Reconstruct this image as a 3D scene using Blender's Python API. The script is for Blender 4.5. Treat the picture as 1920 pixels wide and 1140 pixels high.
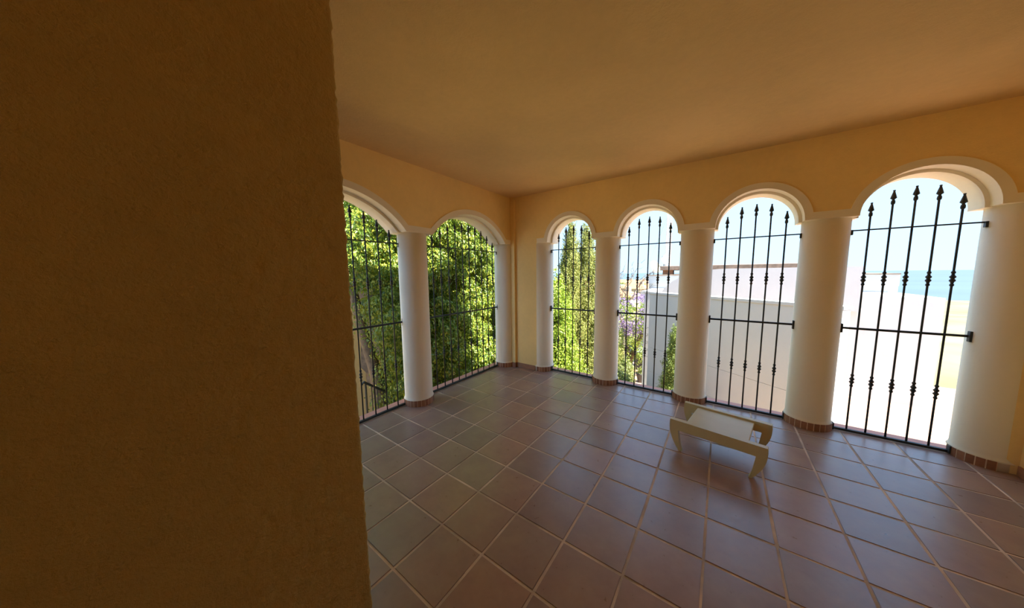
import bpy, bmesh, math, random
import numpy as np
from mathutils import Vector, Matrix

for o in list(bpy.data.objects): bpy.data.objects.remove(o, do_unlink=True)
scene = bpy.context.scene
C = scene.collection
random.seed(4)
PI = math.pi

# ------------------------------------------------------------------ camera
cam_d = bpy.data.cameras.new('camera'); cam = bpy.data.objects.new('camera', cam_d); C.objects.link(cam)
right = Vector((0.8095519, 0.5869349, -0.0115370)); up = Vector((-0.0513902, 0.0904315, 0.9945759)); fwd = Vector((-0.5847946, 0.8045680, -0.1033717))
cam.matrix_world = Matrix(((right.x, up.x, -fwd.x, 3.062), (right.y, up.y, -fwd.y, -1.769), (right.z, up.z, -fwd.z, 1.581), (0, 0, 0, 1)))
cam_d.sensor_fit = 'HORIZONTAL'; cam_d.sensor_width = 36.0; cam_d.lens = 540.168 * 36.0 / 1920.0
cam_d.clip_start = 0.05; cam_d.clip_end = 60000
scene.camera = cam

# ------------------------------------------------------------------ sky, sun, exposure
SKY_STRENGTH = 0.82
SUN_STRENGTH = 9.0
world = bpy.data.worlds.new('sky'); scene.world = world; world.use_nodes = True
wn = world.node_tree; wn.nodes.clear()
wo = wn.nodes.new('ShaderNodeOutputWorld'); bg = wn.nodes.new('ShaderNodeBackground')
tc = wn.nodes.new('ShaderNodeTexCoord'); sx = wn.nodes.new('ShaderNodeSeparateXYZ'); rp = wn.nodes.new('ShaderNodeValToRGB')
wn.links.new(tc.outputs['Generated'], sx.inputs[0]); wn.links.new(sx.outputs['Z'], rp.inputs[0])
rp.color_ramp.elements[0].position = 0.0; rp.color_ramp.elements[0].color = (0.39, 0.58, 0.80, 1)
rp.color_ramp.elements[1].position = 0.9; rp.color_ramp.elements[1].color = (0.33, 0.54, 0.86, 1)
e = rp.color_ramp.elements.new(0.30); e.color = (0.33, 0.54, 0.86, 1)
wn.links.new(rp.outputs[0], bg.inputs[0]); bg.inputs[1].default_value = SKY_STRENGTH
wn.links.new(bg.outputs[0], wo.inputs[0])
sun_d = bpy.data.lights.new('sun', 'SUN'); sun_d.energy = SUN_STRENGTH; sun_d.angle = 0.009; sun_d.color = (1.0, 0.90, 0.72)
sun = bpy.data.objects.new('sun', sun_d); C.objects.link(sun)
sun_dir = Vector((-0.70, 0.04, -0.74)).normalized()
sun.rotation_euler = sun_dir.to_track_quat('-Z', 'Y').to_euler(); sun.location = (20, -8, 18)
vs = scene.view_settings
vs.view_transform = 'Standard'; vs.look = 'None'; vs.gamma = 1.0; vs.use_curve_mapping = False
vs.exposure = 1.52

scene.cycles.max_bounces = 24; scene.cycles.diffuse_bounces = 14; scene.cycles.glossy_bounces = 6

# ------------------------------------------------------------------ helpers
def link(o): C.objects.link(o); return o
def tag(o, label=None, cat=None, group=None, kind=None):
    if label: o['label'] = label
    if cat: o['category'] = cat
    if group: o['group'] = group
    if kind: o['kind'] = kind
    return o
def empty(name, loc=(0, 0, 0), rz=0.0):
    o = bpy.data.objects.new(name, None); o.location = loc; o.rotation_euler = (0, 0, rz); o.empty_display_size = 0.1
    return link(o)
def obj(name, bm, mat, parent=None, smooth=False, loc=None):
    if isinstance(bm, bmesh.types.BMesh):
        me = bpy.data.meshes.new(name); bm.to_mesh(me); bm.free()
    else: me = bm
    if mat is not None and len(me.materials) == 0: me.materials.append(mat)
    if smooth:
        for p in me.polygons: p.use_smooth = True
    o = bpy.data.objects.new(name, me); link(o)
    if parent is not None: o.parent = parent
    if loc is not None: o.location = loc
    return o
def box(bm, x0, x1, y0, y1, z0, z1, mtx=None):
    vs_ = [bm.verts.new((x, y, z)) for z in (z0, z1) for y in (y0, y1) for x in (x0, x1)]
    for f in ((0, 2, 3, 1), (4, 5, 7, 6), (0, 1, 5, 4), (2, 6, 7, 3), (0, 4, 6, 2), (1, 3, 7, 5)):
        bm.faces.new([vs_[i] for i in f])
    if mtx is not None: bmesh.ops.transform(bm, matrix=mtx, verts=vs_)
    return vs_
def boxm(*a, bevel=0.0, mtx=None):
    bm = bmesh.new(); box(bm, *a, mtx=mtx)
    if bevel: bmesh.ops.bevel(bm, geom=list(bm.edges), offset=bevel, segments=2, affect='EDGES', profile=0.5)
    return bm
def lathe(bm, prof, n=12, cx=0, cy=0, a0=0.0, a1=2 * PI):
    full = abs(a1 - a0 - 2 * PI) < 1e-6
    m = n if full else n + 1
    rings = []
    for r, z in prof:
        rings.append([bm.verts.new((cx + max(r, 1e-5) * math.cos(a0 + (a1 - a0) * k / n), cy + max(r, 1e-5) * math.sin(a0 + (a1 - a0) * k / n), z)) for k in range(m)])
    for a, b in zip(rings, rings[1:]):
        for k in range(n):
            k2 = (k + 1) % m
            bm.faces.new((a[k], a[k2], b[k2], b[k]))
    if full:
        bm.faces.new(rings[0][::-1]); bm.faces.new(rings[-1])
def tube(bm, pts, radii, n=8):
    rings = []
    pts = [Vector(p) for p in pts]
    for i, p in enumerate(pts):
        d = (pts[min(i + 1, len(pts) - 1)] - pts[max(i - 1, 0)]).normalized()
        a = d.cross(Vector((0.3, 0.2, 1)) if abs(d.z) < 0.9 else Vector((1, 0.1, 0))).normalized(); b = d.cross(a)
        r = radii[i] if isinstance(radii, (list, tuple)) else radii
        rings.append([bm.verts.new(p + (a * math.cos(2 * PI * k / n) + b * math.sin(2 * PI * k / n)) * r) for k in range(n)])
    for a, b in zip(rings, rings[1:]):
        for k in range(n): bm.faces.new((a[k], a[(k + 1) % n], b[(k + 1) % n], b[k]))
    bm.faces.new(rings[0][::-1]); bm.faces.new(rings[-1])
def prism(bm, poly, d0, d1, mapf):
    a = [bm.verts.new(mapf(s, d0, z)) for s, z in poly]; b = [bm.verts.new(mapf(s, d1, z)) for s, z in poly]
    fs = [bm.faces.new(a), bm.faces.new(b[::-1])]
    n = len(poly)
    for i in range(n): bm.faces.new((a[i], b[i], b[(i + 1) % n], a[(i + 1) % n]))
    bm.normal_update()
    bmesh.ops.triangulate(bm, faces=fs)
    bmesh.ops.recalc_face_normals(bm, faces=list(bm.faces))
def pydata(name, V, F):
    me = bpy.data.meshes.new(name)
    V = np.asarray(V, dtype=np.float32); F = np.asarray(F, dtype=np.int32)
    nf, k = F.shape
    me.vertices.add(len(V)); me.vertices.foreach_set('co', V.ravel())
    me.loops.add(nf * k); me.loops.foreach_set('vertex_index', F.ravel())
    me.polygons.add(nf); me.polygons.foreach_set('loop_start', np.arange(0, nf * k, k, dtype=np.int32))
    me.update(calc_edges=True)
    return me

# ------------------------------------------------------------------ materials
def new_mat(name):
    m = bpy.data.materials.new(name); m.use_nodes = True
    nt = m.node_tree; nt.nodes.clear()
    out = nt.nodes.new('ShaderNodeOutputMaterial'); b = nt.nodes.new('ShaderNodeBsdfPrincipled')
    nt.links.new(b.outputs[0], out.inputs[0])
    return m, nt, b, out
def coords(nt, scale=1.0, kind='Object'):
    t = nt.nodes.new('ShaderNodeTexCoord'); return t.outputs[kind]
def noise(nt, vec, scale, detail=4, rough=0.55):
    n = nt.nodes.new('ShaderNodeTexNoise'); n.inputs['Scale'].default_value = scale; n.inputs['Detail'].default_value = detail; n.inputs['Roughness'].default_value = rough
    if vec is not None: nt.links.new(vec, n.inputs['Vector'])
    return n
def ramp(nt, fac, stops):
    r = nt.nodes.new('ShaderNodeValToRGB'); el = r.color_ramp.elements
    while len(el) < len(stops): el.new(0.5)
    for e_, (p, c) in zip(el, stops): e_.position = p; e_.color = (*c, 1)
    nt.links.new(fac, r.inputs[0]); return r
def bump(nt, b, h, strength, dist):
    n = nt.nodes.new('ShaderNodeBump'); n.inputs['Strength'].default_value = strength; n.inputs['Distance'].default_value = dist
    nt.links.new(h, n.inputs['Height']); nt.links.new(n.outputs[0], b.inputs['Normal']); return n
def simple(name, col, rough=0.6, metal=0.0, var=0.12, scale=8.0, bmp=0.0, bscale=60, spec=0.5):
    m, nt, b, out = new_mat(name)
    v = coords(nt); n = noise(nt, v, scale)
    lo = tuple(c * (1 - var) for c in col); hi = tuple(min(1, c * (1 + var)) for c in col)
    r = ramp(nt, n.outputs[0], [(0.3, lo), (0.7, hi)]); nt.links.new(r.outputs[0], b.inputs['Base Color'])
    b.inputs['Roughness'].default_value = rough; b.inputs['Metallic'].default_value = metal; b.inputs['Specular IOR Level'].default_value = spec
    if bmp:
        n2 = noise(nt, v, bscale, 6); bump(nt, b, n2.outputs[0], bmp, 0.01)
    return m
def stucco(name, col, bscale, strength, var=0.07):
    m, nt, b, out = new_mat(name); v = coords(nt)
    n1 = noise(nt, v, 1.3, 5); n2 = noise(nt, v, 22, 5)
    mx = nt.nodes.new('ShaderNodeMath'); mx.operation = 'MULTIPLY_ADD'; mx.inputs[1].default_value = 0.35
    nt.links.new(n2.outputs[0], mx.inputs[0]); nt.links.new(n1.outputs[0], mx.inputs[2])
    lo = tuple(c * (1 - var) for c in col); hi = tuple(c * (1 + var) for c in col)
    r = ramp(nt, mx.outputs[0], [(0.42, lo), (0.85, hi)]); nt.links.new(r.outputs[0], b.inputs['Base Color'])
    b.inputs['Roughness'].default_value = 0.85; b.inputs['Specular IOR Level'].default_value = 0.25
    n3 = noise(nt, v, bscale, 7, 0.65); bump(nt, b, n3.outputs[0], strength, 0.012)
    return m
M = {}
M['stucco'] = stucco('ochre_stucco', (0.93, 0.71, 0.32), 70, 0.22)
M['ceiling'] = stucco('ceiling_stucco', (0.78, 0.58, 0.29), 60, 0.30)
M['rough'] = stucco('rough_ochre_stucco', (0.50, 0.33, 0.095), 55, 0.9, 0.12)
M['white'] = stucco('white_paint', (0.93, 0.87, 0.72), 30, 0.08, 0.02)
M['iron'] = simple('black_iron', (0.022, 0.025, 0.028), 0.5, 0.0, 0.2, 30, 0.15, 90)
M['sill'] = simple('salmon_sill', (0.56, 0.24, 0.17), 0.6, 0, 0.08, 12, 0.1)
M['grout'] = simple('floor_grout', (0.64, 0.49, 0.36), 0.9, 0, 0.35, 3.5, 0.2, 120)
M['base_grout'] = simple('base_grout', (0.72, 0.58, 0.45), 0.9, 0, 0.15, 20)
def tile_mat():
    m, nt, b, out = new_mat('floor_tile_glaze'); v = coords(nt)
    oi = nt.nodes.new('ShaderNodeObjectInfo')
    ad = nt.nodes.new('ShaderNodeVectorMath'); ad.operation = 'ADD'
    sc = nt.nodes.new('ShaderNodeVectorMath'); sc.operation = 'SCALE'; sc.inputs['Scale'].default_value = 3.0
    nt.links.new(oi.outputs['Location'], sc.inputs[0]); nt.links.new(v, ad.inputs[0]); nt.links.new(sc.outputs[0], ad.inputs[1])
    n1 = noise(nt, ad.outputs[0], 5.0, 3); n2 = noise(nt, ad.outputs[0], 26, 6, 0.6)
    r1 = ramp(nt, n1.outputs[0], [(0.28, (0.295, 0.185, 0.155)), (0.5, (0.330, 0.218, 0.168)), (0.72, (0.355, 0.250, 0.180))])
    mr = nt.nodes.new('ShaderNodeMixRGB'); mr.blend_type = 'MULTIPLY'; mr.inputs[0].default_value = 1.0
    rr = ramp(nt, oi.outputs['Random'], [(0.0, (0.86, 0.84, 0.90)), (0.5, (1.0, 1.0, 1.0)), (1.0, (1.16, 1.02, 0.94))])
    nt.links.new(r1.outputs[0], mr.inputs[1]); nt.links.new(rr.outputs[0], mr.inputs[2])
    mr2 = nt.nodes.new('ShaderNodeMixRGB'); mr2.blend_type = 'MULTIPLY'; mr2.inputs[0].default_value = 0.3
    r2 = ramp(nt, n2.outputs[0], [(0.3, (0.75, 0.72, 0.72)), (0.65, (1.05, 1.05, 1.05))])
    nt.links.new(mr.outputs[0], mr2.inputs[1]); nt.links.new(r2.outputs[0], mr2.inputs[2])
    nt.links.new(mr2.outputs[0], b.inputs['Base Color'])
    r3 = ramp(nt, n2.outputs[0], [(0.3, (0.27, 0.27, 0.27)), (0.7, (0.37, 0.37, 0.37))]); nt.links.new(r3.outputs[0], b.inputs['Roughness'])
    b.inputs['Specular IOR Level'].default_value = 1.0
    w = nt.nodes.new('ShaderNodeTexWave'); w.inputs['Scale'].default_value = 2.2; w.inputs['Distortion'].default_value = 9; w.inputs['Detail'].default_value = 3
    nt.links.new(ad.outputs[0], w.inputs['Vector'])
    n3 = noise(nt, ad.outputs[0], 14, 5)
    mm = nt.nodes.new('ShaderNodeMath'); mm.operation = 'MULTIPLY_ADD'; mm.inputs[1].default_value = 0.15
    nt.links.new(w.outputs[1], mm.inputs[0]); nt.links.new(n3.outputs[0], mm.inputs[2])
    bump(nt, b, mm.outputs[0], 0.09, 0.006)
    return m
M['tile'] = tile_mat()
def brick_mat():
    m, nt, b, out = new_mat('terracotta_base'); v = coords(nt)
    oi = nt.nodes.new('ShaderNodeObjectInfo'); n = noise(nt, v, 40)
    r = ramp(nt, oi.outputs['Random'], [(0, (0.34, 0.14, 0.07)), (0.5, (0.44, 0.20, 0.11)), (1, (0.52, 0.27, 0.155))])
    mr = nt.nodes.new('ShaderNodeMixRGB'); mr.blend_type = 'MULTIPLY'; mr.inputs[0].default_value = 0.5
    nt.links.new(r.outputs[0], mr.inputs[1]); nt.links.new(n.outputs[0], mr.inputs[2]); nt.links.new(mr.outputs[0], b.inputs['Base Color'])
    b.inputs['Roughness'].default_value = 0.6
    return m
M['brick'] = brick_mat()
def leaf_mat(name, cols, trans=0.3, rough=0.4, tcol=(0.42, 0.55, 0.06), spec=0.5):
    m, nt, b, out = new_mat(name)
    g = nt.nodes.new('ShaderNodeNewGeometry')
    n = len(cols)
    r = ramp(nt, g.outputs['Random Per Island'], [(i / (n - 1), c) for i, c in enumerate(cols)])
    nt.links.new(r.outputs[0], b.inputs['Base Color']); b.inputs['Roughness'].default_value = rough; b.inputs['Specular IOR Level'].default_value = spec
    t = nt.nodes.new('ShaderNodeBsdfTranslucent'); t.inputs[0].default_value = (*tcol, 1)
    mx = nt.nodes.new('ShaderNodeMixShader'); mx.inputs[0].default_value = trans
    nt.links.new(b.outputs[0], mx.inputs[1]); nt.links.new(t.outputs[0], mx.inputs[2]); nt.links.new(mx.outputs[0], out.inputs[0])
    return m
M['ficus'] = leaf_mat('ficus_leaf', [(0.030, 0.065, 0.014), (0.075, 0.150, 0.024), (0.19, 0.26, 0.038), (0.41, 0.41, 0.055)], 0.25)
M['loose'] = leaf_mat('loose_tree_leaf', [(0.085, 0.187, 0.038), (0.150, 0.281, 0.056), (0.234, 0.374, 0.075)], 0.4)
M['thuja'] = leaf_mat('thuja_spray', [(0.10, 0.145, 0.04), (0.20, 0.25, 0.06), (0.30, 0.335, 0.085), (0.27, 0.245, 0.09)], 0.2, 0.6, (0.38, 0.42, 0.1))
M['thuja_green'] = leaf_mat('young_thuja_spray', [(0.085, 0.140, 0.038), (0.159, 0.234, 0.056), (0.243, 0.309, 0.075)], 0.2, 0.6, (0.35, 0.45, 0.1))
M['shrub'] = leaf_mat('shrub_leaf', [(0.112, 0.205, 0.029), (0.225, 0.337, 0.047), (0.337, 0.430, 0.065)], 0.3, 0.45)
M['jac_leaf'] = leaf_mat('jacaranda_leaf', [(0.112, 0.205, 0.047), (0.205, 0.299, 0.056), (0.356, 0.374, 0.094)], 0.3, 0.5)
M['jac_flower'] = leaf_mat('jacaranda_blossom', [(0.20, 0.15, 0.36), (0.28, 0.21, 0.44), (0.42, 0.25, 0.42)], 0.3, 0.6, (0.35, 0.28, 0.5))
M['olive'] = leaf_mat('low_shrub_leaf', [(0.10, 0.14, 0.06), (0.18, 0.22, 0.09), (0.26, 0.28, 0.13)], 0.25, 0.6)
M['bark'] = simple('bark', (0.16, 0.115, 0.075), 0.9, 0, 0.35, 9, 0.8, 25)
M['pale_bark'] = simple('pale_bark', (0.17, 0.145, 0.12), 0.9, 0, 0.3, 9, 0.6, 25)
M['yellow_wall'] = stucco('yellow_garden_wall', (0.78, 0.56, 0.24), 30, 0.3)
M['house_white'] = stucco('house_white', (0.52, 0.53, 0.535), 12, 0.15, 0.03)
M['soil'] = simple('garden_soil', (0.24, 0.16, 0.10), 0.95, 0, 0.4, 1.5, 0.8, 12)
M['paving'] = simple('terracotta_paving', (0.46, 0.29, 0.21), 0.8, 0, 0.2, 2.0, 0.4, 20)
M['hill'] = simple('hillside_ground', (0.20, 0.18, 0.09), 0.95, 0, 0.45, 0.06)
M['sea'] = simple('sea_water', (0.085, 0.130, 0.180), 0.6, 0, 0.1, 0.002, spec=0.1)
M['roof_tile'] = simple('terracotta_roof', (0.36, 0.19, 0.105), 0.85, 0, 0.25, 1.2)
M['house_cream'] = simple('house_cream', (0.42, 0.35, 0.25), 0.85, 0, 0.06, 0.4)
M['window'] = simple('window_glass', (0.10, 0.13, 0.17), 0.15, 0, 0.1, 1)
M['dish'] = simple('dish_white', (0.42, 0.405, 0.34), 0.5, 0, 0.03, 3)
M['grey_metal'] = simple('grey_metal', (0.36, 0.37, 0.36), 0.5, 0.3, 0.1, 5)
M['brown'] = simple('brown_roof_slab', (0.26, 0.19, 0.14), 0.8, 0, 0.3, 4)
M['plastic'] = simple('cream_plastic', (0.62, 0.54, 0.30), 0.42, 0, 0.05, 6)
M['mast'] = simple('mast_paint', (0.80, 0.66, 0.62), 0.6, 0.1, 0.1, 2)
M['dark'] = simple('charcoal_paint', (0.05, 0.055, 0.06), 0.6, 0, 0.2, 4)
M['slate'] = simple('green_grey_cover', (0.17, 0.21, 0.19), 0.7, 0, 0.2, 4)

# ------------------------------------------------------------------ room shell
H = 2.81
XF, YF = 0.205, 2.172          # inner faces of the two arcades
TH = 0.30
mapL = lambda s, d, z: (XF - d, s, z)
mapR = lambda s, d, z: (s, YF + d, z)
def arc(c, zc, r, z0, n=32):
    a = math.asin((z0 - zc) / r)
    return [(c - r * math.cos(a + (PI - 2 * a) * k / n), zc + r * math.sin(a + (PI - 2 * a) * k / n)) for k in range(n + 1)]
LA = dict(zc=1.475, ri=0.930, ro=0.995, cs=[-0.538, 1.262], map=mapL)
RA = dict(zc=2.060, ri=0.350, ro=0.410, cs=[1.228, 2.276, 3.326, 4.374], map=mapR)  # the two right-hand arches are added openings that let in more daylight
def curve(A, r, z0):
    out = []
    for c in A['cs']: out += arc(c, A['zc'], r, z0)
    return out
def struct(name, bm, mat, smooth=False):
    return tag(obj(name, bm, mat, None, smooth), kind='structure')

# walls
bm = bmesh.new()
poly = [(-1.95, 0), (-1.438, 0), (-1.438, 2.12)] + curve(LA, 0.985, 2.12) + [(2.162, 2.12), (2.162, 0), (YF + TH, 0), (YF + TH, H), (-1.95, H)]
prism(bm, poly, 0.0, TH, mapL); tag(struct('wall_left', bm, M['stucco']), 'ochre stucco arcade wall with two wide low arches', None)
bm = bmesh.new()
poly = [(XF, 0), (0.70, 0), (0.70, 2.12)] + curve(RA, 0.400, 2.12) + [(4.90, 2.12), (4.90, 0), (5.2, 0), (5.2, H), (XF, H)]
prism(bm, poly, 0.0, TH, mapR); tag(struct('wall_far', bm, M['stucco']), 'ochre stucco arcade wall with two narrow round arches and two added for daylight', None)
bm = boxm(XF - 0.03, 0.285, 2.13, YF + 0.05, 0, H); tag(struct('wall_corner', bm, M['stucco']), 'narrow ochre stucco pier filling the room corner')
bm = boxm(4.98, 5.2, -2.5, YF + TH, 0, H); tag(struct('wall_right', bm, M['stucco']), 'plain ochre stucco wall at the right end')
bm = boxm(0.4, 5.2, -2.7, -2.5, 0, H); tag(struct('wall_back', bm, M['stucco']), 'plain ochre stucco wall behind the viewer')
bm = boxm(XF, 0.56, -1.95, -1.75, 0, H); tag(struct('wall_return', bm, M['stucco']), 'short ochre stucco return wall beside the first arch')
# rough house corner close to the viewer
path = []
y = -2.5
while y < -1.22: path.append((1.79, y, 1, 0)); y += (0.06 if y < -1.6 else 0.014)
for k in range(7):
    a = PI / 2 * k / 6; path.append((1.776 + 0.014 * math.cos(a), -1.194 + 0.014 * math.sin(a), math.cos(a), math.sin(a)))
x = 1.76
while x > 0.56: path.append((x, -1.18, 0, 1)); x -= (0.02 if x > 1.6 else 0.08)
path.append((0.56, -1.18, 0, 1)); path.append((0.56, -1.9, -1, 0))
from mathutils import noise as mnoise
zs = np.arange(0, H + 0.001, H / 190)
V, F = [], []
for i, (px, py, nx, ny) in enumerate(path):
    for z in zs:
        d = 0.0045 * mnoise.noise(Vector((px * 28, py * 28, z * 28))) + 0.004 * mnoise.noise(Vector((px * 70, py * 70, z * 70)))
        V.append((px + nx * d, py + ny * d, z))
nz = len(zs)
for i in range(len(path) - 1):
    for k in range(nz - 1): F.append((i * nz + k, (i + 1) * nz + k, (i + 1) * nz + k + 1, i * nz + k + 1))
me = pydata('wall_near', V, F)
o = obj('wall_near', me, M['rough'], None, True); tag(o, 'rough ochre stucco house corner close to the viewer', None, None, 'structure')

# ceiling / roof slab with eaves, floor slab, sills
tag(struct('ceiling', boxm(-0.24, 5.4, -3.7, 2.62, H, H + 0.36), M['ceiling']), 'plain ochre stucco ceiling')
floor = tag(struct('floor', boxm(-0.16, 5.2, -3.6, 2.50, -0.30, -0.003), M['grout']), 'brown ceramic tile floor with pale grout')
# tile pieces
P = 0.34; G = 0.0066
tile_cache = {}
def tile_mesh(w, h):
    key = (round(w, 3), round(h, 3))
    if key not in tile_cache:
        bm = bmesh.new(); box(bm, -w / 2, w / 2, -h / 2, h / 2, -0.008, 0.0)
        top = [e for e in bm.edges if all(v.co.z > -0.001 for v in e.verts)]
        bmesh.ops.bevel(bm, geom=top, offset=0.0025, segments=2, affect='EDGES')
        me = bpy.data.meshes.new('tile'); bm.to_mesh(me); bm.free(); me.materials.append(M['tile']); tile_cache[key] = me
    return tile_cache[key]
rng = np.random.default_rng(3)
for i in range(0, 15):
    for j in range(-10, 7):
        x0, x1 = max(i * P, 0.016), min((i + 1) * P, 4.98)
        y0, y1 = max(j * P, -2.5), min((j + 1) * P, 2.315)
        if x1 - x0 < 0.03 or y1 - y0 < 0.03: continue
        if x1 < 1.80 and y1 < -1.17 and not (y1 > -1.76 and x0 < 0.56): continue
        t = obj('tile', tile_mesh(x1 - x0 - 2 * G, y1 - y0 - 2 * G), None, floor)
        t.location = ((x0 + x1) / 2 + rng.normal(0, 0.0007), (y0 + y1) / 2 + rng.normal(0, 0.0007), rng.normal(0, 0.0004))
        t.rotation_euler = (rng.normal(0, 0.0012), rng.normal(0, 0.0012), 0)
tag(struct('sill_left', boxm(-0.17, -0.012, -1.95, 2.50, -0.06, 0.004, bevel=0.004), M['sill']), 'salmon painted ledge under the wide arches')
tag(struct('sill_far', boxm(-0.012, 5.2, 2.345, 2.50, -0.06, 0.004, bevel=0.004), M['sill']), 'salmon painted ledge under the narrow arches')

# arch trims: proud inner ring and stepped outer ring
def trim(name, A, s0, s1, z0, z1, label):
    bm = bmesh.new()
    poly = [(s0, z0)] + curve(A, A['ri'], z0) + [(s1, z0), (s1, z1)] + curve(A, A['ro'], z1)[::-1] + [(s0, z1)]
    prism(bm, poly, -0.012, 0.115, A['map'])
    t = tag(struct(name, bm, M['white']), label)
    bm = bmesh.new()
    r2 = A['ri'] - 0.024
    poly = [(s0, z0 - 0.004)] + curve(A, r2, z0 - 0.004) + [(s1, z0 - 0.004), (s1, z1)] + curve(A, A['ro'], z1)[::-1] + [(s0, z1)]
    prism(bm, poly, 0.115, TH + 0.012, A['map'])
    obj('outer_ring', bm, M['white'], t)
trim('trim_1', LA, -1.60, 2.128, 2.065, 2.135, 'white moulding framing the wide arches')
trim('trim_2', RA, 0.695, 4.91, 2.060, 2.128, 'white moulding framing the narrow arches')

# skirting tiles
def skirt(name, x0, x1, y0, y1, label):
    bm = boxm(x0, x1, y0, y1, 0, 0.078, bevel=0.002)
    return tag(struct(name, bm, M['brick']), label)
skirt('baseboard_far', 0.297, 0.66, YF - 0.012, YF, 'terracotta skirting tile below the corner wall')
skirt('baseboard_corner', 0.285, 0.297, 2.118, YF - 0.012, 'terracotta skirting tile on the side of the corner pier')
skirt('baseboard_corner_front', 0.21, 0.285, 2.118, 2.13, 'terracotta skirting tile on the front of the corner pier')
bb = skirt('baseboard_right', 4.968, 4.98, 1.84, YF - 0.012, 'terracotta skirting along the right end wall')
y = 1.835
while y > -2.4:
    obj('tile', boxm(4.968, 4.98, max(y - 0.335, -2.49), y, 0, 0.078, bevel=0.002), M['brick'], bb); y -= 0.34

# ------------------------------------------------------------------ columns
def column(cx, cy, r, face, label, a_from, a_to, top):
    t = tag(empty('column', (cx, cy, 0)), label, 'column', 'white round columns of the arcade')
    bm = bmesh.new(); lathe(bm, [(r + 0.004, 0.0), (r + 0.004, 0.066), (r + 0.012, 0.072), (r + 0.004, 0.085), (r, 0.11), (r, top)], 48)
    obj('shaft', bm, M['white'], t, True)
    bm = bmesh.new()
    ra, rb = r + 0.003, r + 0.0135
    n = 28
    rings = [[bm.verts.new((rr * math.cos(a_from + (a_to - a_from) * k / n), rr * math.sin(a_from + (a_to - a_from) * k / n), z)) for k in range(n + 1)] for rr, z in ((ra, 0), (rb, 0), (rb, 0.074), (ra, 0.074))]
    for q in range(4):
        A_, B_ = rings[q], rings[(q + 1) % 4]
        for k in range(n): bm.faces.new((A_[k], A_[k + 1], B_[k + 1], B_[k]))
    bmesh.ops.recalc_face_normals(bm, faces=list(bm.faces))
    obj('base_joint', bm, M['base_grout'], t)
    # small upright terracotta slips round the foot
    pitch = 0.0435 / (r + 0.012); m = int((a_to - a_from) / pitch); pitch = (a_to - a_from) / m
    gap = 0.0032 / (r + 0.012)
    bm = bmesh.new()
    pts = []
    for rr in (r + 0.006, r + 0.015):
        for z in (0.001, 0.075):
            for k in range(3):
                a = (-pitch / 2 + gap) + (pitch - 2 * gap) * k / 2; pts.append(bm.verts.new((rr * math.cos(a), rr * math.sin(a), z)))
    idx = lambda a, z, k: pts[a * 6 + z * 3 + k]
    for k in (0, 1):
        bm.faces.new((idx(1, 0, k), idx(1, 0, k + 1), idx(1, 1, k + 1), idx(1, 1, k)))
        bm.faces.new((idx(0, 1, k), idx(1, 1, k), idx(1, 1, k + 1), idx(0, 1, k + 1)))
    bm.faces.new((idx(0, 0, 0), idx(1, 0, 0), idx(1, 1, 0), idx(0, 1, 0))); bm.faces.new((idx(0, 0, 2), idx(0, 1, 2), idx(1, 1, 2), idx(1, 0, 2)))
    me = bpy.data.meshes.new('base_tile'); bm.to_mesh(me); bm.free(); me.materials.append(M['brick'])
    for k in range(m):
        o = obj('base_tile', me, None, t); o.rotation_euler = (0, 0, a_from + pitch * (k + 0.5))
    return t
D = math.radians
column(0.05, 0.362, 0.167, 'L', 'white round column between the two wide left arches', D(-98), D(98), 2.066)
column(0.05, 2.162, 0.167, 'L', 'white round column in the corner ending the wide arches', D(-98), D(-12), 2.066)
column(0.05, -1.438, 0.167, 'L', 'white round column behind the rough house corner', D(-60), D(98), 2.066)
column(0.706, 2.338, 0.168, 'R', 'white half column beside the corner wall starting the narrow arches', D(-95), D(4), 2.062)
column(1.752, 2.338, 0.168, 'R', 'white round column between the two narrow arches', D(-185), D(5), 2.062)
column(2.802, 2.338, 0.168, 'R', 'white round column behind the low plastic table', D(-185), D(5), 2.062)
column(3.850, 2.338, 0.168, 'R', 'white round column between the two added narrow arches on the right', D(-185), D(5), 2.062)
column(4.898, 2.338, 0.168, 'R', 'white half column against the right end wall', D(-184), D(-95), 2.062)

# ------------------------------------------------------------------ iron grilles
RR = 0.0072
def rod_mesh(top):
    bm = bmesh.new(); lathe(bm, [(RR, 0.02), (RR, top - 0.12)], 10); return bm
def collar_bm(zc):
    bm = bmesh.new()
    prof = [(RR, -0.064)]
    for c_, r_ in ((-0.052, 0.0125), (-0.015, 0.0175), (0.015, 0.0175), (0.052, 0.0125)):
        prof += [(r_ * 0.62, c_ - 0.0115), (r_ * 0.92, c_ - 0.006), (r_, c_), (r_ * 0.92, c_ + 0.006), (r_ * 0.62, c_ + 0.0115)]
    prof += [(RR, 0.064)]
    lathe(bm, [(r, z + zc) for r, z in prof], 12); return bm
def tip_bm(top):
    bm = bmesh.new()
    prof = [(RR, -0.125), (0.0125, -0.118), (0.0135, -0.108), (0.0125, -0.095), (0.0080, -0.085), (0.0090, -0.080), (0.0200, -0.070), (0.0165, -0.055), (0.0085, -0.022), (0.0060, -0.012), (0.0085, -0.006), (0.0065, 0.0)]
    lathe(bm, [(r, z + top) for r, z in prof], 12); return bm
col_me = {}
def mesh_once(key, fn):
    if key not in col_me:
        bm = fn(); me = bpy.data.meshes.new(key[0]); bm.to_mesh(me); bm.free(); me.materials.append(M['iron'])
        for p in me.polygons: p.use_smooth = True
        col_me[key] = me
    return col_me[key]
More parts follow.
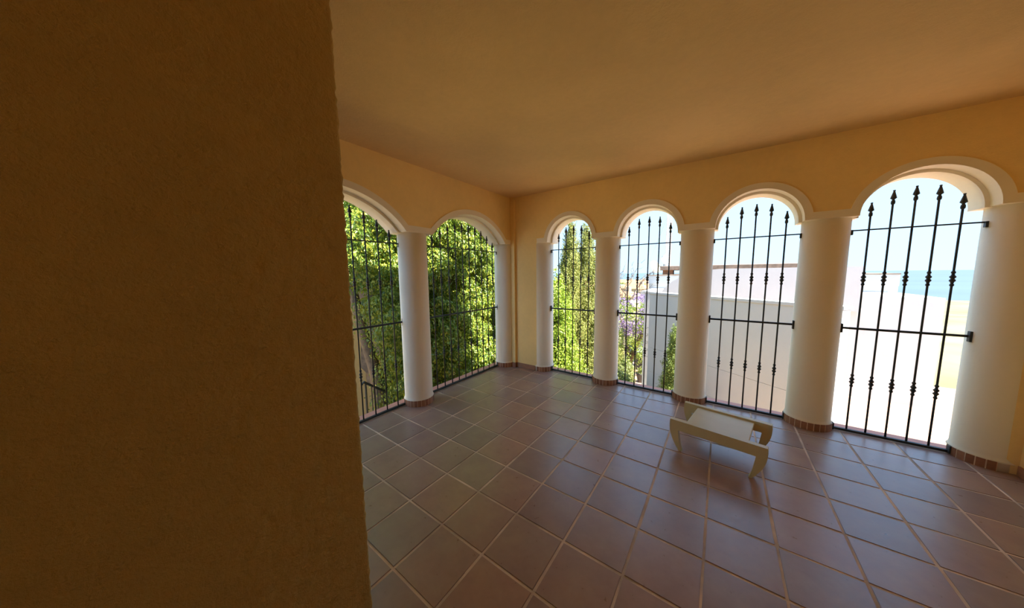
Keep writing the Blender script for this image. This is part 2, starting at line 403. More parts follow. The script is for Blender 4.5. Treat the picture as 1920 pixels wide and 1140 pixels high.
def grille(base, rz, rods, tops, s0, s1, label):
    """local x runs along the opening, local y to the inside is negative"""
    t = tag(empty('iron_grille', base, rz), label, 'grille', 'black wrought iron grilles in the arches')
    for s, h in zip(rods, tops):
        b = obj('bar', mesh_once(('bar', round(h, 3)), lambda: rod_mesh(h)), None, t, loc=(s, 0, 0))
        obj('spear_tip', mesh_once(('spear_tip', round(h, 3)), lambda: tip_bm(h)), None, b)
        for zc in (1.50, 0.52): obj('collar', mesh_once(('collar', zc), lambda: collar_bm(zc)), None, b)
    obj('bottom_rail', boxm(s0 - 0.02, s1 + 0.02, -0.018, 0.012, 0.008, 0.030, bevel=0.003), M['iron'], t)
    obj('middle_rail', boxm(s0 - 0.035, s1 + 0.035, -0.026, -0.006, 1.020, 1.040, bevel=0.003), M['iron'], t)
    obj('top_rail', boxm(s0 - 0.035, s1 + 0.035, -0.019, -0.006, 1.940, 1.952, bevel=0.002), M['iron'], t)
    for s, sg in ((s0, -1), (s1, 1)):
        bx = lambda a, b, *r: boxm(min(s + sg * a, s + sg * b), max(s + sg * a, s + sg * b), *r, bevel=0.003)
        obj('bracket', bx(-0.008, 0.006, -0.046, -0.008, 0.985, 1.072), M['iron'], t)
        obj('bracket', bx(-0.010, 0.006, -0.036, -0.004, 1.905, 1.952), M['iron'], t)
        obj('foot_bracket', bx(-0.020, 0.004, -0.040, 0.004, 0.008, 0.075), M['iron'], t)
    return t
topL = [2.09, 2.185, 2.25, 2.292, 2.316, 2.316, 2.292, 2.25, 2.185, 2.09]
topR = [2.188, 2.277, 2.292, 2.277, 2.188]
# wide arches (local x -> +Y, so rz = 90 deg; inside is +X = local -y)
grille((-0.004, 1.3065, 0), PI / 2, [-0.6075 + 0.135 * k for k in range(10)], topL, -0.785 , 0.70, 'black iron grille in the wide arch next to the corner')
grille((-0.004, -0.5185, 0), PI / 2, [-0.6210 + 0.138 * k for k in range(10)], topL, -0.76, 0.725, 'black iron grille in the wide arch beside the rough house corner')
grille((1.234, 2.333, 0), 0, [-0.244 + 0.122 * k for k in range(5)], topR, -0.358, 0.352, 'black iron grille in the narrow arch next to the corner')
grille((2.275, 2.333, 0), 0, [-0.244 + 0.122 * k for k in range(5)], topR, -0.355, 0.358, 'black iron grille in the narrow arch before the white villa')
grille((3.326, 2.333, 0), 0, [-0.244 + 0.122 * k for k in range(5)], topR, -0.355, 0.358, 'black iron grille in the added narrow arch behind the low table')
grille((4.374, 2.333, 0), 0, [-0.244 + 0.122 * k for k in range(5)], topR, -0.355, 0.358, 'black iron grille in the added narrow arch beside the right end wall')

# ------------------------------------------------------------------ low plastic table at the right edge
def plastic_table():
    t = tag(empty('low_table', (2.752, 1.06, 0), D(-9)), 'low cream plastic table with tapered curved legs at right edge', 'table')
    W, Dp = 0.66, 0.50
    def panel(y0, y1):
        n = 10; out = []; inn = []
        for k in range(n + 1):
            f = k / n; z = 0.272 * (1 - f)
            out.append((-0.012 * math.sin(f * PI) + 0.078 * f ** 1.9, z))
        for k in range(n + 1):
            f = k / n; z = 0.185 * f
            inn.append((0.100 - 0.036 * f ** 0.6, z))
        left = out + inn
        rightp = [(W - x_, z_) for x_, z_ in left][::-1]
        poly = left + rightp
        bm = bmesh.new(); prism(bm, poly, y0, y1, lambda s, d, z: (s, d, z)); return bm
    obj('leg_frame', panel(0.0, 0.045), M['plastic'], t); obj('leg_frame', panel(Dp - 0.045, Dp), M['plastic'], t)
    obj('top', boxm(0.115, W - 0.115, 0.045, Dp - 0.045, 0.232, 0.258, bevel=0.006), M['plastic'], t)
    for xx in (0.13, W - 0.165): obj('side_rail', boxm(xx, xx + 0.035, 0.045, Dp - 0.045, 0.185, 0.232, bevel=0.003), M['plastic'], t)
    return t
plastic_table()

# ------------------------------------------------------------------ plants
def unit(v): return v / np.maximum(np.linalg.norm(v, axis=-1, keepdims=True), 1e-9)
def leaf_mesh(name, pos, nrm, size, rng, droop=0.5, aspect=0.5, spread=0.7):
    n = len(pos)
    nn = unit(nrm + rng.normal(0, spread, (n, 3)))
    ax = rng.normal(0, 1, (n, 3)); ax[:, 2] -= droop * 2.2
    ax = unit(ax - nn * (ax * nn).sum(1, keepdims=True)); sd = np.cross(nn, ax)
    L = (size * rng.uniform(0.7, 1.3, n))[:, None]; W = L * aspect * 0.5
    base = pos; tip = pos + ax * L - nn * L * 0.12
    mid = pos + ax * L * 0.42
    lf = mid + sd * W + nn * W * 0.3; rt = mid - sd * W + nn * W * 0.3
    V = np.stack([base, lf, tip, rt], 1).reshape(-1, 3)
    k = np.arange(n)[:, None] * 4
    F = np.concatenate([k + [0, 1, 2], k + [0, 2, 3]], 0)
    return pydata(name, V, F)
def clumps(surf_pts, surf_n, per, rad, rng):
    """leaves in rounded, drooping clumps that sit on a crown surface"""
    m = len(surf_pts)
    d = unit(rng.normal(0, 1, (m, per, 3)) + surf_n[:, None, :] * 0.9 + np.array([0, 0, 0.25]))
    r = rad[:, None, None] * rng.uniform(0.55, 1.0, (m, per, 1)) ** 0.6
    pos = surf_pts[:, None, :] + d * r * np.array([1, 1, 0.85])
    return pos.reshape(-1, 3), d.reshape(-1, 3)
def ellipsoid_pts(n, c, r, rng, inner=0.75):
    d = unit(rng.normal(0, 1, (n, 3)))
    f = rng.uniform(inner, 1.0, (n, 1))
    return np.array(c) + d * np.array(r) * f, unit(d / np.array(r))

# big ficus beside the wide arches
rng = np.random.default_rng(11)
fic = tag(empty('ficus_tree', (-2.45, 1.05, -2.8)), 'dense dark green ficus tree with leaning trunk filling the wide arches', 'tree')
def rel(o, base): return np.asarray(o) - np.array(base)
def ficus_layer(n, depth, per, r0, r1):
    yy = rng.uniform(0.45, 5.3, n); zz = rng.uniform(-2.6, 4.9, n)
    bul = 0.16 * np.sin(yy * 2.3 + 0.6) + 0.14 * np.sin(zz * 1.9 + yy) + 0.10 * np.sin(zz * 4.1 - yy * 2.7)
    xx = -1.62 + bul - 0.30 * np.clip(np.abs(yy - 2.8) - 1.6, 0, 9) ** 1.5 - 0.10 * np.clip(zz - 2.6, 0, 9) ** 2 - depth + rng.normal(0, 0.07, n)
    # the lower left underside is bare so that the trunk shows
    keep = ~((yy < 0.95 - 0.22 * (zz + 0.06)) & (zz < 1.3)) & ~((yy < 0.8) & (zz > 2.6))
    pts = np.stack([xx, yy, zz], 1)[keep]; nr = np.tile(np.array([0.9, -0.25, 0.45]), (len(pts), 1))
    return clumps(pts, nr, per, rng.uniform(r0, r1, len(pts)), rng)
layers = [ficus_layer(1250, 0.0, 95, 0.13, 0.25), ficus_layer(1100, 0.32, 75, 0.16, 0.28), ficus_layer(1100, 0.70, 45, 0.2, 0.32)]
p2, n2 = ellipsoid_pts(420, (-2.6, 4.6, 1.0), (1.1, 1.0, 3.6), rng, 0.85); layers.append(clumps(p2, n2, 60, rng.uniform(0.15, 0.27, len(p2)), rng))
p3, n3 = ellipsoid_pts(300, (-2.7, 2.8, 4.2), (1.1, 2.3, 1.0), rng, 0.8); layers.append(clumps(p3, n3, 55, rng.uniform(0.15, 0.27, len(p3)), rng))
lp = np.concatenate([l[0] for l in layers]); ln = np.concatenate([l[1] for l in layers])
o = obj('foliage', leaf_mesh('foliage', rel(lp, fic.location), ln, 0.062, rng, 0.85, 0.50, 0.45), M['ficus'], fic, False); o['kind'] = 'stuff'
bm = bmesh.new()
tube(bm, [(-0.05, 0.40, 0), (-0.05, 0.24, 1.52), (-0.05, 0.13, 2.42), (-0.05, 0.0, 2.99), (-0.05, -0.14, 3.65), (-0.05, -0.26, 4.36), (-0.05, -0.36, 5.3)], [0.20, 0.15, 0.12, 0.105, 0.09, 0.075, 0.05], 10)
obj('trunk', bm, M['bark'], fic, True)
bm = bmesh.new()
tube(bm, [(-0.05, -0.14, 3.7), (0.1, 0.4, 4.3), (0.2, 1.2, 5.0), (0.2, 2.2, 5.8)], [0.08, 0.07, 0.06, 0.03], 8)
obj('branch', bm, M['bark'], fic, True)
# solid brown core added as opaque backing for the gaps between leaves
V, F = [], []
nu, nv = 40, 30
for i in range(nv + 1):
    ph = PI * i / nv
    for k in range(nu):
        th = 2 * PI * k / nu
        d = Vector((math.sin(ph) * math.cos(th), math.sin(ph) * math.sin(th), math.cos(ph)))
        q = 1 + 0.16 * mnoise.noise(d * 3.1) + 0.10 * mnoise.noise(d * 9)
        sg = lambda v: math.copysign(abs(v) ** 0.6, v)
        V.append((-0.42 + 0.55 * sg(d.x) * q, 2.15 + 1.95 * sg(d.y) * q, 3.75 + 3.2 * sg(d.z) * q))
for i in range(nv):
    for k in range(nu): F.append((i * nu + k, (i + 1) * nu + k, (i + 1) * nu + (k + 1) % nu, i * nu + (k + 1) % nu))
obj('crown_backing', pydata('crown_backing', V, F), M['bark'], fic, True)

# loose pale-stemmed tree behind the house corner
rng = np.random.default_rng(12)
lt = tag(empty('garden_tree', (-4.1, 0.1, -2.8)), 'loose light green tree with pale branches behind the wide arch grille', 'tree')
pts, nr = ellipsoid_pts(520, (-3.9, 0.35, 3.6), (1.4, 1.8, 2.1), rng, 0.35)
lp, ln = clumps(pts, nr, 40, rng.uniform(0.15, 0.34, len(pts)), rng)
o = obj('foliage', leaf_mesh('foliage', rel(lp, lt.location), ln, 0.075, rng, 0.6, 0.42, 0.8), M['loose'], lt); o['kind'] = 'stuff'
bm = bmesh.new(); tube(bm, [(0, 0, 0), (0.12, 0.1, 1.8), (0.3, 0.35, 3.4), (0.25, 0.4, 4.6), (0.2, 0.5, 6.2)], [0.14, 0.12, 0.10, 0.08, 0.04], 9); obj('trunk', bm, M['pale_bark'], lt, True)
for pth in ([(0.28, 0.3, 3.3), (0.5, 0.75, 4.1), (0.7, 1.1, 4.9), (0.8, 1.5, 5.9)], [(0.26, 0.38, 4.2), (0.1, -0.2, 5.0), (0.2, -0.6, 6.0)], [(0.3, 0.34, 3.5), (0.8, 0.3, 4.4), (1.1, 0.5, 5.6)]):
    bm = bmesh.new(); tube(bm, pth, [0.06 * (1 - 0.2 * k) for k in range(len(pth))], 7); obj('branch', bm, M['pale_bark'], lt, True)

bt2 = tag(empty('background_tree', (-7.6, 2.2, -2.8)), 'dark broad tree beyond the yellow garden wall', 'tree')
rng = np.random.default_rng(14)
pts, nr = ellipsoid_pts(2000, (0, 0, 4.4), (1.7, 4.2, 3.4), rng, 0.6)
lp, ln = clumps(pts, nr, 26, rng.uniform(0.22, 0.42, len(pts)), rng)
o = obj('foliage', leaf_mesh('foliage', lp, ln, 0.14, rng, 0.5, 0.5, 0.6), M['ficus'], bt2); o['kind'] = 'stuff'
bm = bmesh.new(); tube(bm, [(0, 0, 0), (0.1, 0.1, 2.2), (0, 0.2, 5.0)], [0.2, 0.16, 0.08], 9); obj('trunk', bm, M['bark'], bt2, True)

# conifers
def conifer(loc, h, rad, n, mat, label, seed, size=0.05, lean=(0, 0), power=0.8, group=None):
    rng = np.random.default_rng(seed)
    t = tag(empty('thuja', loc), label, 'conifer', group)
    f = 1 - (1 - rng.uniform(0.02, 1.0, n)) ** 0.62
    a = rng.uniform(0, 2 * PI, n)
    prof = (1 - f) ** power * np.clip(0.5 + f * 4.0, 0, 1) * rad + 0.02
    lump = 1 + 0.30 * np.sin(a * 3 + f * 9 + seed) * np.sin(f * 17 + a) + 0.20 * np.sin(a * 5 - f * 29) + 0.10 * np.sin(f * 47 + a * 2)
    r = prof * lump * rng.uniform(0.70, 1.0, n)
    pos = np.stack([r * np.cos(a) + lean[0] * f, r * np.sin(a) + lean[1] * f, f * h], 1)
    per = 16
    out = unit(np.stack([np.cos(a), np.sin(a), np.full(n, 0.9)], 1))
    along = rng.uniform(-1, 1, (n, per, 1)) * 0.085
    tuft = pos[:, None, :] + out[:, None, :] * along + rng.normal(0, 0.022, (n, per, 3)) * np.array([1, 1, 1.4])
    nrm = np.repeat(out * np.array([1, 1, 0.3]), per, 0)
    me = leaf_mesh('foliage', tuft.reshape(-1, 3), nrm, size, rng, -1.0, 0.34, 0.8)
    o = obj('foliage', me, mat, t); o['kind'] = 'stuff'
    bm = bmesh.new(); tube(bm, [(0, 0, 0), (lean[0] * 0.5, lean[1] * 0.5, h * 0.5), (lean[0] * 0.95, lean[1] * 0.95, h * 0.96)], [0.10, 0.07, 0.012], 8); obj('trunk', bm, M['bark'], t, True)
    return t
conifer((-0.02, 4.65, -2.8), 5.55, 0.72, 6500, M['thuja'], 'tall pale green conifer with slim left peak in the first narrow arch', 21, lean=(0.16, 0.0), power=0.85)
conifer((0.46, 5.20, -2.8), 5.55, 0.78, 6500, M['thuja'], 'tall pale green conifer with fuller right peak in the first narrow arch', 22, lean=(-0.16, 0.0), power=0.75)
conifer((2.25, 6.08, -2.8), 3.05, 0.32, 5200, M['thuja_green'], 'small green conifer standing before the white wall', 23, size=0.042, power=0.62)

# broadleaf shrub left of the conifers
def shrub(name, loc, blobs, mat, label, seed, nper, leaf, clr=(0.10, 0.22), per=26, cat='shrub', stem=True, droop=0.4):
    rng = np.random.default_rng(seed)
    t = tag(empty(name, loc), label, cat)
    P_, N_ = [], []
    for c, r in blobs:
        a, b = ellipsoid_pts(int(nper * (r[0] * r[1] * r[2]) ** (1 / 3) * 2), c, r, rng, 0.7); P_.append(a); N_.append(b)
    P_ = np.concatenate(P_); N_ = np.concatenate(N_)
    lp, ln = clumps(P_, N_, per, rng.uniform(*clr, len(P_)), rng)
    o = obj('foliage', leaf_mesh('foliage', lp, ln, leaf, rng, droop, 0.5, 0.6), mat, t); o['kind'] = 'stuff'
    if stem:
        for c, r in blobs:
            bm = bmesh.new(); tube(bm, [(c[0] * 0.2, c[1] * 0.2, 0), (c[0] * 0.7, c[1] * 0.7, c[2] * 0.55), c], [0.05, 0.035, 0.015], 6); obj('stem', bm, M['bark'], t, True)
    return t
shrub('leafy_shrub', (0.0, 3.85, -2.8), [((0, 0, 2.9), (0.45, 0.42, 1.6)), ((0.18, 0.05, 1.6), (0.6, 0.42, 1.6)), ((-0.75, 0.3, 2.9), (0.7, 0.5, 1.9))], M['shrub'], 'bright green leafy shrub left of the tall conifers', 31, 240, 0.062, per=34)
# jacaranda
rng = np.random.default_rng(33)
jl = (0.15, 10.2, -3.0)
jac = tag(empty('jacaranda_tree', jl), 'jacaranda tree with purple blossom beyond the right narrow arch', 'tree')
pts, nr = ellipsoid_pts(300, (0, 0, 2.35), (1.5, 1.1, 1.3), rng, 0.5)
lp, ln = clumps(pts, nr, 22, rng.uniform(0.14, 0.3, len(pts)), rng)
o = obj('foliage', leaf_mesh('foliage', lp, ln, 0.11, rng, 0.2, 0.35, 0.9), M['jac_leaf'], jac); o['kind'] = 'stuff'
pts, nr = ellipsoid_pts(70, (0, -0.1, 2.95), (1.5, 1.1, 0.75), rng, 0.8)
lp, ln = clumps(pts, nr, 70, rng.uniform(0.14, 0.30, len(pts)), rng)
o = obj('blossom', leaf_mesh('blossom', lp, ln, 0.06, rng, 0.2, 0.7, 1.0), M['jac_flower'], jac); o['kind'] = 'stuff'
for pth in ([(0, 0, 0), (0.05, 0, 1.0), (-0.1, 0.05, 2.0), (-0.5, 0.1, 3.2)], [(0.05, 0, 1.0), (0.4, 0.1, 2.0), (0.8, 0, 3.0)]):
    bm = bmesh.new(); tube(bm, pth, [0.11, 0.09, 0.06, 0.02][:len(pth)], 8); obj('trunk', bm, M['bark'], jac, True)
# bare tree with upright twigs
rng = np.random.default_rng(35)
bt = tag(empty('bare_tree', (-0.62, 12.3, -3.0)), 'leafless grey tree with thin twigs against the sea', 'tree')
bm = bmesh.new(); tube(bm, [(0, 0, 0), (0.02, 0, 1.6), (-0.05, 0, 2.8)], [0.11, 0.09, 0.07], 8); obj('trunk', bm, M['pale_bark'], bt, True)
def twig(p, d, L, r, depth, bm):
    q = p + d * L * 0.5 + Vector(rng.normal(0, 0.04, 3)); e_ = p + d * L
    tube(bm, [p, q, e_], [r, r * 0.8, r * 0.5], 5)
    if depth == 0: return
    for k in range(3):
        nd = (d + Vector(rng.normal(0, 0.42, 3)) + Vector((0, 0, 0.12))).normalized()
        twig(p + d * L * (0.45 + 0.27 * k), nd, L * 0.62, r * 0.6, depth - 1, bm)
for k, dx in enumerate((-0.5, -0.15, 0.2, 0.55)):
    bm = bmesh.new(); twig(Vector((-0.05, 0, 2.4 + 0.15 * k)), Vector((dx, rng.normal(0, 0.2), 0.95)).normalized(), 1.25, 0.035, 3, bm); obj('branch', bm, M['pale_bark'], bt, True)
# low planting under the jacaranda
for k, (x_, y_, r_, h_, nm) in enumerate([(0.25, 8.2, 0.5, 1.0, 'grey green low shrub nearest the right narrow arch'), (-0.1, 9.4, 0.55, 1.3, 'grey green shrub below the purple blossom'), (0.95, 11.2, 0.3, 0.7, 'small grey green shrub on the far patio')]):
    shrub('low_shrub', (x_, y_, -2.82), [((0, 0, h_ * 0.55), (r_, r_, h_ * 0.5)), ((r_ * 0.6, -0.1, h_ * 0.4), (r_ * 0.6, r_ * 0.6, h_ * 0.4))], M['olive'], nm, 40 + k, 90, 0.08)

# ------------------------------------------------------------------ garden, ground, far view
struct('garden_ground', boxm(-14, -0.3, -10, 13, -3.1, -2.8), M['soil'])
struct('patio_ground', boxm(-0.3, 16, 2.6, 16, -3.1, -2.8), M['paving'])
bm = bmesh.new(); box(bm, -0.12, 5.16, -3.56, 2.46, -3.1, -0.30); tag(struct('wall_basement', bm, M['stucco']), 'ochre stucco storey below the terrace')
# yellow garden wall beyond the ficus
gw = tag(empty('garden_wall', (-5.3, 1.0, -2.8)), 'yellow stucco garden wall behind the leaning trunk', 'wall')
obj('wall_body', boxm(-0.12, 0.12, -4.5, 4.0, 0, 3.7), M['yellow_wall'], gw); obj('coping', boxm(-0.15, 0.15, -4.55, 4.05, 3.7, 3.76, bevel=0.01), M['yellow_wall'], gw)
# black stair railing in the lower garden
sr = tag(empty('stair_railing', (-2.0, 0.68, -2.8)), 'black iron stair railing at the foot of the leaning trunk', 'railing')
L_ = 0.80
def rz_(s): return 2.48 - 0.78 * s
bm = bmesh.new(); tube(bm, [(0, -0.04, rz_(0) - 0.02), (0, 0, rz_(0) + 0.02), (0, L_, rz_(L_))], 0.022, 8); obj('handrail', bm, M['iron'], sr)
bm = bmesh.new(); tube(bm, [(0, 0, rz_(0) - 0.95), (0, L_, rz_(L_) - 0.95)], 0.016, 6); obj('bottom_rail', bm, M['iron'], sr)
for k in range(8):
    s = 0.03 + k * 0.105; bm = bmesh.new(); tube(bm, [(0, s, rz_(s) - 0.95), (0, s, rz_(s))], 0.009, 6); obj('baluster', bm, M['iron'], sr)
for s in (0.03, 0.765):
    bm = bmesh.new(); tube(bm, [(0, s, 0), (0, s, rz_(s))], 0.018, 8); obj('post', bm, M['iron'], sr)

# white neighbouring villa
vl = tag(empty('white_villa', (2.6, 16.0, -3.0)), 'white villa with flat parapet beyond the right narrow arch', 'house')
def vbox(name, mat, *a, bevel=0.0, parent=vl):
    return obj(name, boxm(*a, bevel=bevel), mat, parent)
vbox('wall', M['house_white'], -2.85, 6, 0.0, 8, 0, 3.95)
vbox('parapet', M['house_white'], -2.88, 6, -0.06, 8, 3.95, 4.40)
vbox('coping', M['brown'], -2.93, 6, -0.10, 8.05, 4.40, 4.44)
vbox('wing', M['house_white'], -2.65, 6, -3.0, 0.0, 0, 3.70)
obj('roof_slab', boxm(-2.85, 5, 1.8, 6.5, 4.70, 4.95, bevel=0.02), M['brown'], vl)
for xx in (-2.5, -1.5, 0.0): vbox('roof_pier', M['roof_tile'], xx, xx + 0.55, 2.1, 2.7, 4.44, 4.70)
bm = bmesh.new()
poly = [(0, 0)] + [(2.4 - 2.4 * math.cos(PI / 2 * k / 14), 0.25 + 1.25 * math.sin(PI / 2 * k / 14)) for k in range(15)] + [(6, 1.5), (6, 0)]
prism(bm, poly, -3.3, -3.02, lambda s, d, z: (-1.75 + s, d, 3.2 + z)); obj('curved_gable', bm, M['house_white'], vl)
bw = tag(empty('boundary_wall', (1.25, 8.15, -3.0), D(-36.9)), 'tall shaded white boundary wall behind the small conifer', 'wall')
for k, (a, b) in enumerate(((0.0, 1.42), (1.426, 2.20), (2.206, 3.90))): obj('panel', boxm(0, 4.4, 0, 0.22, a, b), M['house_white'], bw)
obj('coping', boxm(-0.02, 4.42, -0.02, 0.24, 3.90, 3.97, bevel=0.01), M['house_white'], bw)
gp = tag(empty('gate_pillar', (1.16, 8.75, -3.0)), 'narrow white gate pillar with black scroll trellis', 'pillar')
obj('body', boxm(-0.16, 0.14, -0.12, 0.12, 0, 3.9, bevel=0.01), M['house_white'], gp)
obj('cap', boxm(-0.19, 0.17, -0.15, 0.15, 3.9, 3.97, bevel=0.01), M['house_white'], gp)
for k in range(4):
    z = 1.85 + 0.26 * k; bm = bmesh.new()
    tube(bm, [(-0.01 + 0.085 * math.cos(a), -0.135, z + 0.11 * math.sin(a)) for a in np.linspace(0.4, 5.6, 14)], 0.005, 5); obj('scroll', bm, M['iron'], gp)
obj('plinth', boxm(-0.2, 0.06, -0.32, -0.12, 0, 0.5, bevel=0.01), M['house_white'], gp)
st = tag(empty('garden_bunker', (0.50, 12.2, -2.8)), 'dark grey storage box with green cover on the far patio', 'box')
obj('body', boxm(-0.45, 0.45, -0.4, 0.4, 0, 0.62, bevel=0.01), M['dark'], st); obj('lid', boxm(-0.5, 0.5, -0.45, 0.45, 0.62, 0.86, bevel=0.02), M['slate'], st)
pot = tag(empty('plant_pot', (0.62, 10.3, -2.8)), 'black plant pot with tuft on the terracotta patio', 'pot')
bm = bmesh.new(); lathe(bm, [(0.10, 0), (0.15, 0.32), (0.165, 0.33), (0.165, 0.37), (0.13, 0.37), (0.12, 0.33)], 16); obj('body', bm, M['dark'], pot, True)
rng = np.random.default_rng(5)
q = rng.normal(0, 0.07, (120, 3)) + np.array([0, 0, 0.42]); o = obj('tuft', leaf_mesh('tuft', q, q - np.array([0, 0, 0.3]), 0.14, rng, -0.8, 0.2, 0.8), M['olive'], pot); o['kind'] = 'stuff'

# satellite dishes on the villa roof
def dish(loc, r, yaw, pitch, mat, label, pole):
    t = tag(empty('satellite_dish', loc), label, 'dish', 'satellite dishes on the villa roof')
    bm = bmesh.new(); n = 24; prof = [(r * k / 8, 0.28 * r * (k / 8) ** 2) for k in range(9)]
    lathe(bm, [(max(a, 0.002), b) for a, b in prof] + [(r * 1.015, 0.28 * r + 0.01), (r, 0.28 * r - 0.02)] + [(max(a, 0.002), b - 0.025) for a, b in prof[::-1][1:]], n)
    R_ = Matrix.Rotation(yaw, 4, 'Z') @ Matrix.Rotation(PI / 2 - pitch, 4, 'X')
    bmesh.ops.transform(bm, matrix=Matrix.Translation((0, 0, pole)) @ R_, verts=bm.verts[:])
    bmesh.ops.recalc_face_normals(bm, faces=list(bm.faces))
    obj('reflector', bm, mat, t, True)
    bm = bmesh.new(); tube(bm, [(0, 0.06, 0), (0, 0.06, pole)], 0.03, 8); obj('pole', bm, M['grey_metal'], t)
    f0 = (R_ @ Vector((0, -r, 0.28 * r))); f1 = (R_ @ Vector((0, 0, r * 0.95)))
    bm = bmesh.new(); tube(bm, [Vector((0, 0, pole)) + f0, Vector((0, 0, pole)) + f1], 0.018, 6); arm = obj('feed_arm', bm, M['grey_metal'], t)
    bm = bmesh.new(); tube(bm, [Vector((0, 0, pole)) + f1 * 0.9, Vector((0, 0, pole)) + f1 * 1.12], 0.05, 8); obj('feed_horn', bm, M['grey_metal'], arm)
    return t
dish((-0.10, 16.3, 1.445), 0.37, D(62), D(20), M['dish'], 'large cream satellite dish on the parapet edge', 0.42)
dish((0.16, 18.0, 1.955), 0.25, D(52), D(24), M['dish'], 'small cream satellite dish resting on the brown roof slab', 0.30)
dish((0.18, 18.5, 1.955), 0.25, D(228), D(14), M['grey_metal'], 'grey satellite dish seen from behind on a pole', 0.46)
# lattice mast
ms = tag(empty('radio_mast', (-2.42, 37.9, -6.0)), 'thin pale lattice radio mast with whip aerial behind the villa', 'mast')
Rm_ = 0.32; Hm = 15.0
for k in range(3):
    a = 2 * PI * k / 3 + 0.3; bm = bmesh.new(); tube(bm, [(Rm_ * math.cos(a), Rm_ * math.sin(a), 0), (Rm_ * math.cos(a), Rm_ * math.sin(a), Hm)], 0.03, 5); obj('leg', bm, M['mast'], ms)
bm = bmesh.new()
for j in range(30):
    for k in range(3):
        a, b = 2 * PI * k / 3 + 0.3, 2 * PI * (k + 1) / 3 + 0.3; z = j * 0.5
        tube(bm, [(Rm_ * math.cos(a), Rm_ * math.sin(a), z), (Rm_ * math.cos(b), Rm_ * math.sin(b), z + 0.5)], 0.016, 4)
        tube(bm, [(Rm_ * math.cos(a), Rm_ * math.sin(a), z), (Rm_ * math.cos(b), Rm_ * math.sin(b), z)], 0.016, 4)
obj('lattice', bm, M['mast'], ms)
bm = bmesh.new(); tube(bm, [(0, 0, Hm), (0, 0, Hm + 2.2)], 0.05, 6); obj('aerial', bm, M['dark'], ms)
for k in range(2):
    bm = bmesh.new(); tube(bm, [(0, 0, Hm * 0.98), (5.5 - 10 * k, 3 - 2 * k, 2.0)], 0.012, 4); obj('guy_wire', bm, M['grey_metal'], ms)

# hillside and sea
def terrain(d): return np.interp(d, [0, 15, 17, 60, 160, 240, 320, 620, 800], [-3.3, -3.3, -4.2, -6.5, -9.5, -13, -22, -62, -70])
ds = np.array([8, 15, 17, 30, 60, 90, 120, 160, 200, 240, 280, 320, 400, 500, 620, 800]); az = np.linspace(-110, 70, 61)
V, F = [], []
for a in az:
    for d in ds:
        zz_ = float(terrain(d)) + (0.8 * mnoise.noise(Vector((a * 0.2, d * 0.03, 0))) if d > 20 else 0)
        V.append((3.06 + d * math.sin(D(a)), -1.77 + d * math.cos(D(a)), zz_))
for i in range(len(az) - 1):
    for k in range(len(ds) - 1): q = i * len(ds) + k; F.append((q, q + 1, q + 1 + len(ds), q + len(ds)))
o = obj('hillside', pydata('hillside', V, F), M['hill']); tag(o, 'dry hillside sloping down to the sea', None, None, 'structure')
bm = bmesh.new(); lathe(bm, [(300, -60.0), (30000, -60.0), (30000, -60.5), (300, -60.5)], 64)
o = obj('sea', bm, M['sea']); tag(o, 'blue sea on the horizon', 'sea', None, 'stuff')

# town houses down the slope, each with its own roof and windows
rng = np.random.default_rng(8)
descr = ['white', 'cream', 'pale']
spots = [(-15.4, 62, 7, 3.6), (-19.0, 88, 9, 4.2), (-13.0, 96, 9, 4.4), (-16.2, 112, 10, 4.8), (-18.6, 136, 11, 5.0), (-12.6, 150, 12, 5.6), (-14.6, 176, 13, 6.0), (-17.0, 205, 14, 7.0), (-20.6, 190, 14, 5.8), (-10.4, 186, 13, 6.0), (-21.6, 120, 11, 4.8), (-23.6, 160, 13, 5.2), (-9.0, 130, 12, 5.0), (-26.0, 184, 14, 5.6)]
where = ['nearest the jacaranda', 'left behind the jacaranda', 'beside the white villa', 'in the middle of the slope', 'left in the middle of the slope', 'just left of the villa parapet', 'high up below the sea', 'topmost before the sea', 'far left below the sea', 'hidden behind the villa', 'behind the middle column', 'right of the tall conifers', 'behind the villa wing', 'behind the tall conifers']
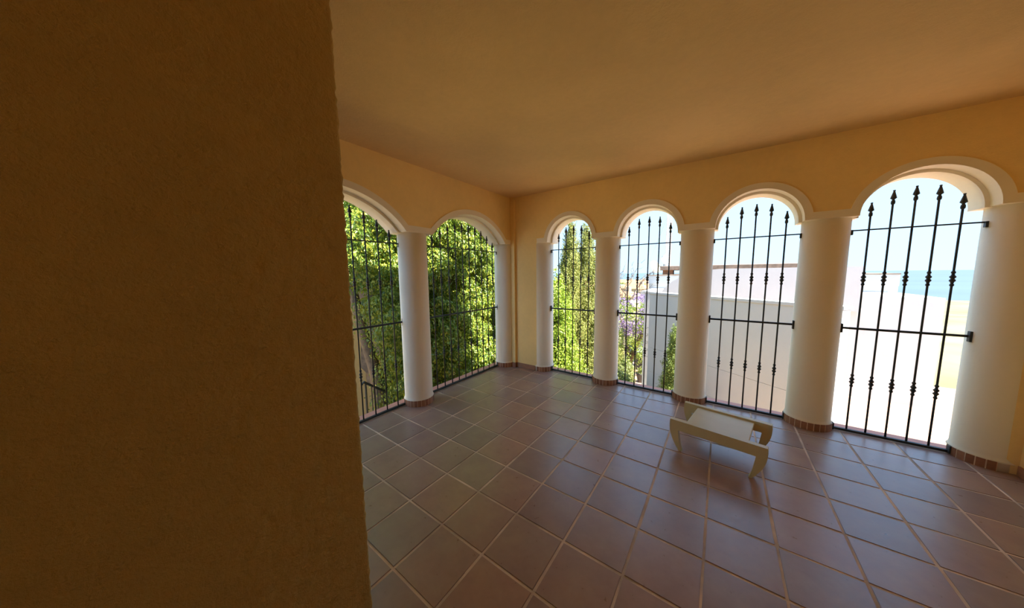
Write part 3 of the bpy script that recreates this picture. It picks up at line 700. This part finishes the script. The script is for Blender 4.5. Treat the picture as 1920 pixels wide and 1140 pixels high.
for k, (a, d, w, h) in enumerate(spots):
    x_, y_ = 3.06 + d * math.sin(D(a)), -1.77 + d * math.cos(D(a)); z_ = float(terrain(d)) - 0.8
    flat = k % 4 == 3
    t = tag(empty('town_house', (x_, y_, z_), D(-a) + rng.normal(0, 0.3)), ('flat white' if flat else 'tile-roofed cream') + ' town house ' + where[k], 'house', 'town houses on the slope')
    hh = h + 0.8; dp = w * 0.7
    obj('wall', boxm(-w / 2, w / 2, -dp / 2, dp / 2, 0, hh), M['house_white'] if flat else M['house_cream'], t)
    if flat: obj('parapet', boxm(-w / 2 - 0.1, w / 2 + 0.1, -dp / 2 - 0.1, dp / 2 + 0.1, hh, hh + 0.5), M['house_white'], t)
    else:
        bm = bmesh.new(); e_ = 0.5; rh = 0.22 * dp
        b4 = [bm.verts.new(v) for v in ((-w / 2 - e_, -dp / 2 - e_, hh), (w / 2 + e_, -dp / 2 - e_, hh), (w / 2 + e_, dp / 2 + e_, hh), (-w / 2 - e_, dp / 2 + e_, hh))]
        r2 = [bm.verts.new(v) for v in ((-w / 4, 0, hh + rh), (w / 4, 0, hh + rh))]
        for f in ((b4[0], b4[1], r2[1], r2[0]), (b4[1], b4[2], r2[1]), (b4[2], b4[3], r2[0], r2[1]), (b4[3], b4[0], r2[0]), tuple(b4[::-1])): bm.faces.new(f)
        rf = obj('roof', bm, M['roof_tile'], t)
        obj('chimney', boxm(w / 4 - 0.4, w / 4 + 0.4, -0.4, 0.4, hh + rh - 0.6, hh + rh + 0.7), M['house_cream'], rf)
    for q in range(3):
        xx = -w / 2 + w * (q + 0.5) / 3
        obj('window', boxm(xx - 0.6, xx + 0.6, -dp / 2 - 0.04, -dp / 2 + 0.1, hh - 2.4, hh - 1.1), M['window'], t)
# trees between the town houses
for k, (a, d, r_, nm) in enumerate([(-16.9, 76, 1.8, 'round tree in front of the cream houses'), (-14.2, 82, 1.7, 'round tree beside the white villa on the slope'), (-17.6, 102, 2.2, 'round tree left among the town houses'), (-14.9, 142, 3.0, 'round tree high among the town houses'), (-16.6, 158, 3.0, 'round tree just below the sea line'), (-11.6, 118, 2.6, 'round tree at the villa end of the slope')]):
    x_, y_ = 3.06 + d * math.sin(D(a)), -1.77 + d * math.cos(D(a)); z_ = float(terrain(d))
    shrub('slope_tree', (x_, y_, z_), [((0, 0, r_ * 1.1), (r_, r_, r_ * 0.9)), ((r_ * 0.6, 0, r_ * 0.8), (r_ * 0.7, r_ * 0.7, r_ * 0.6))], M['olive'], nm, 60 + k, 24, r_ * 0.16, (r_ * 0.15, r_ * 0.3), 18, 'tree')
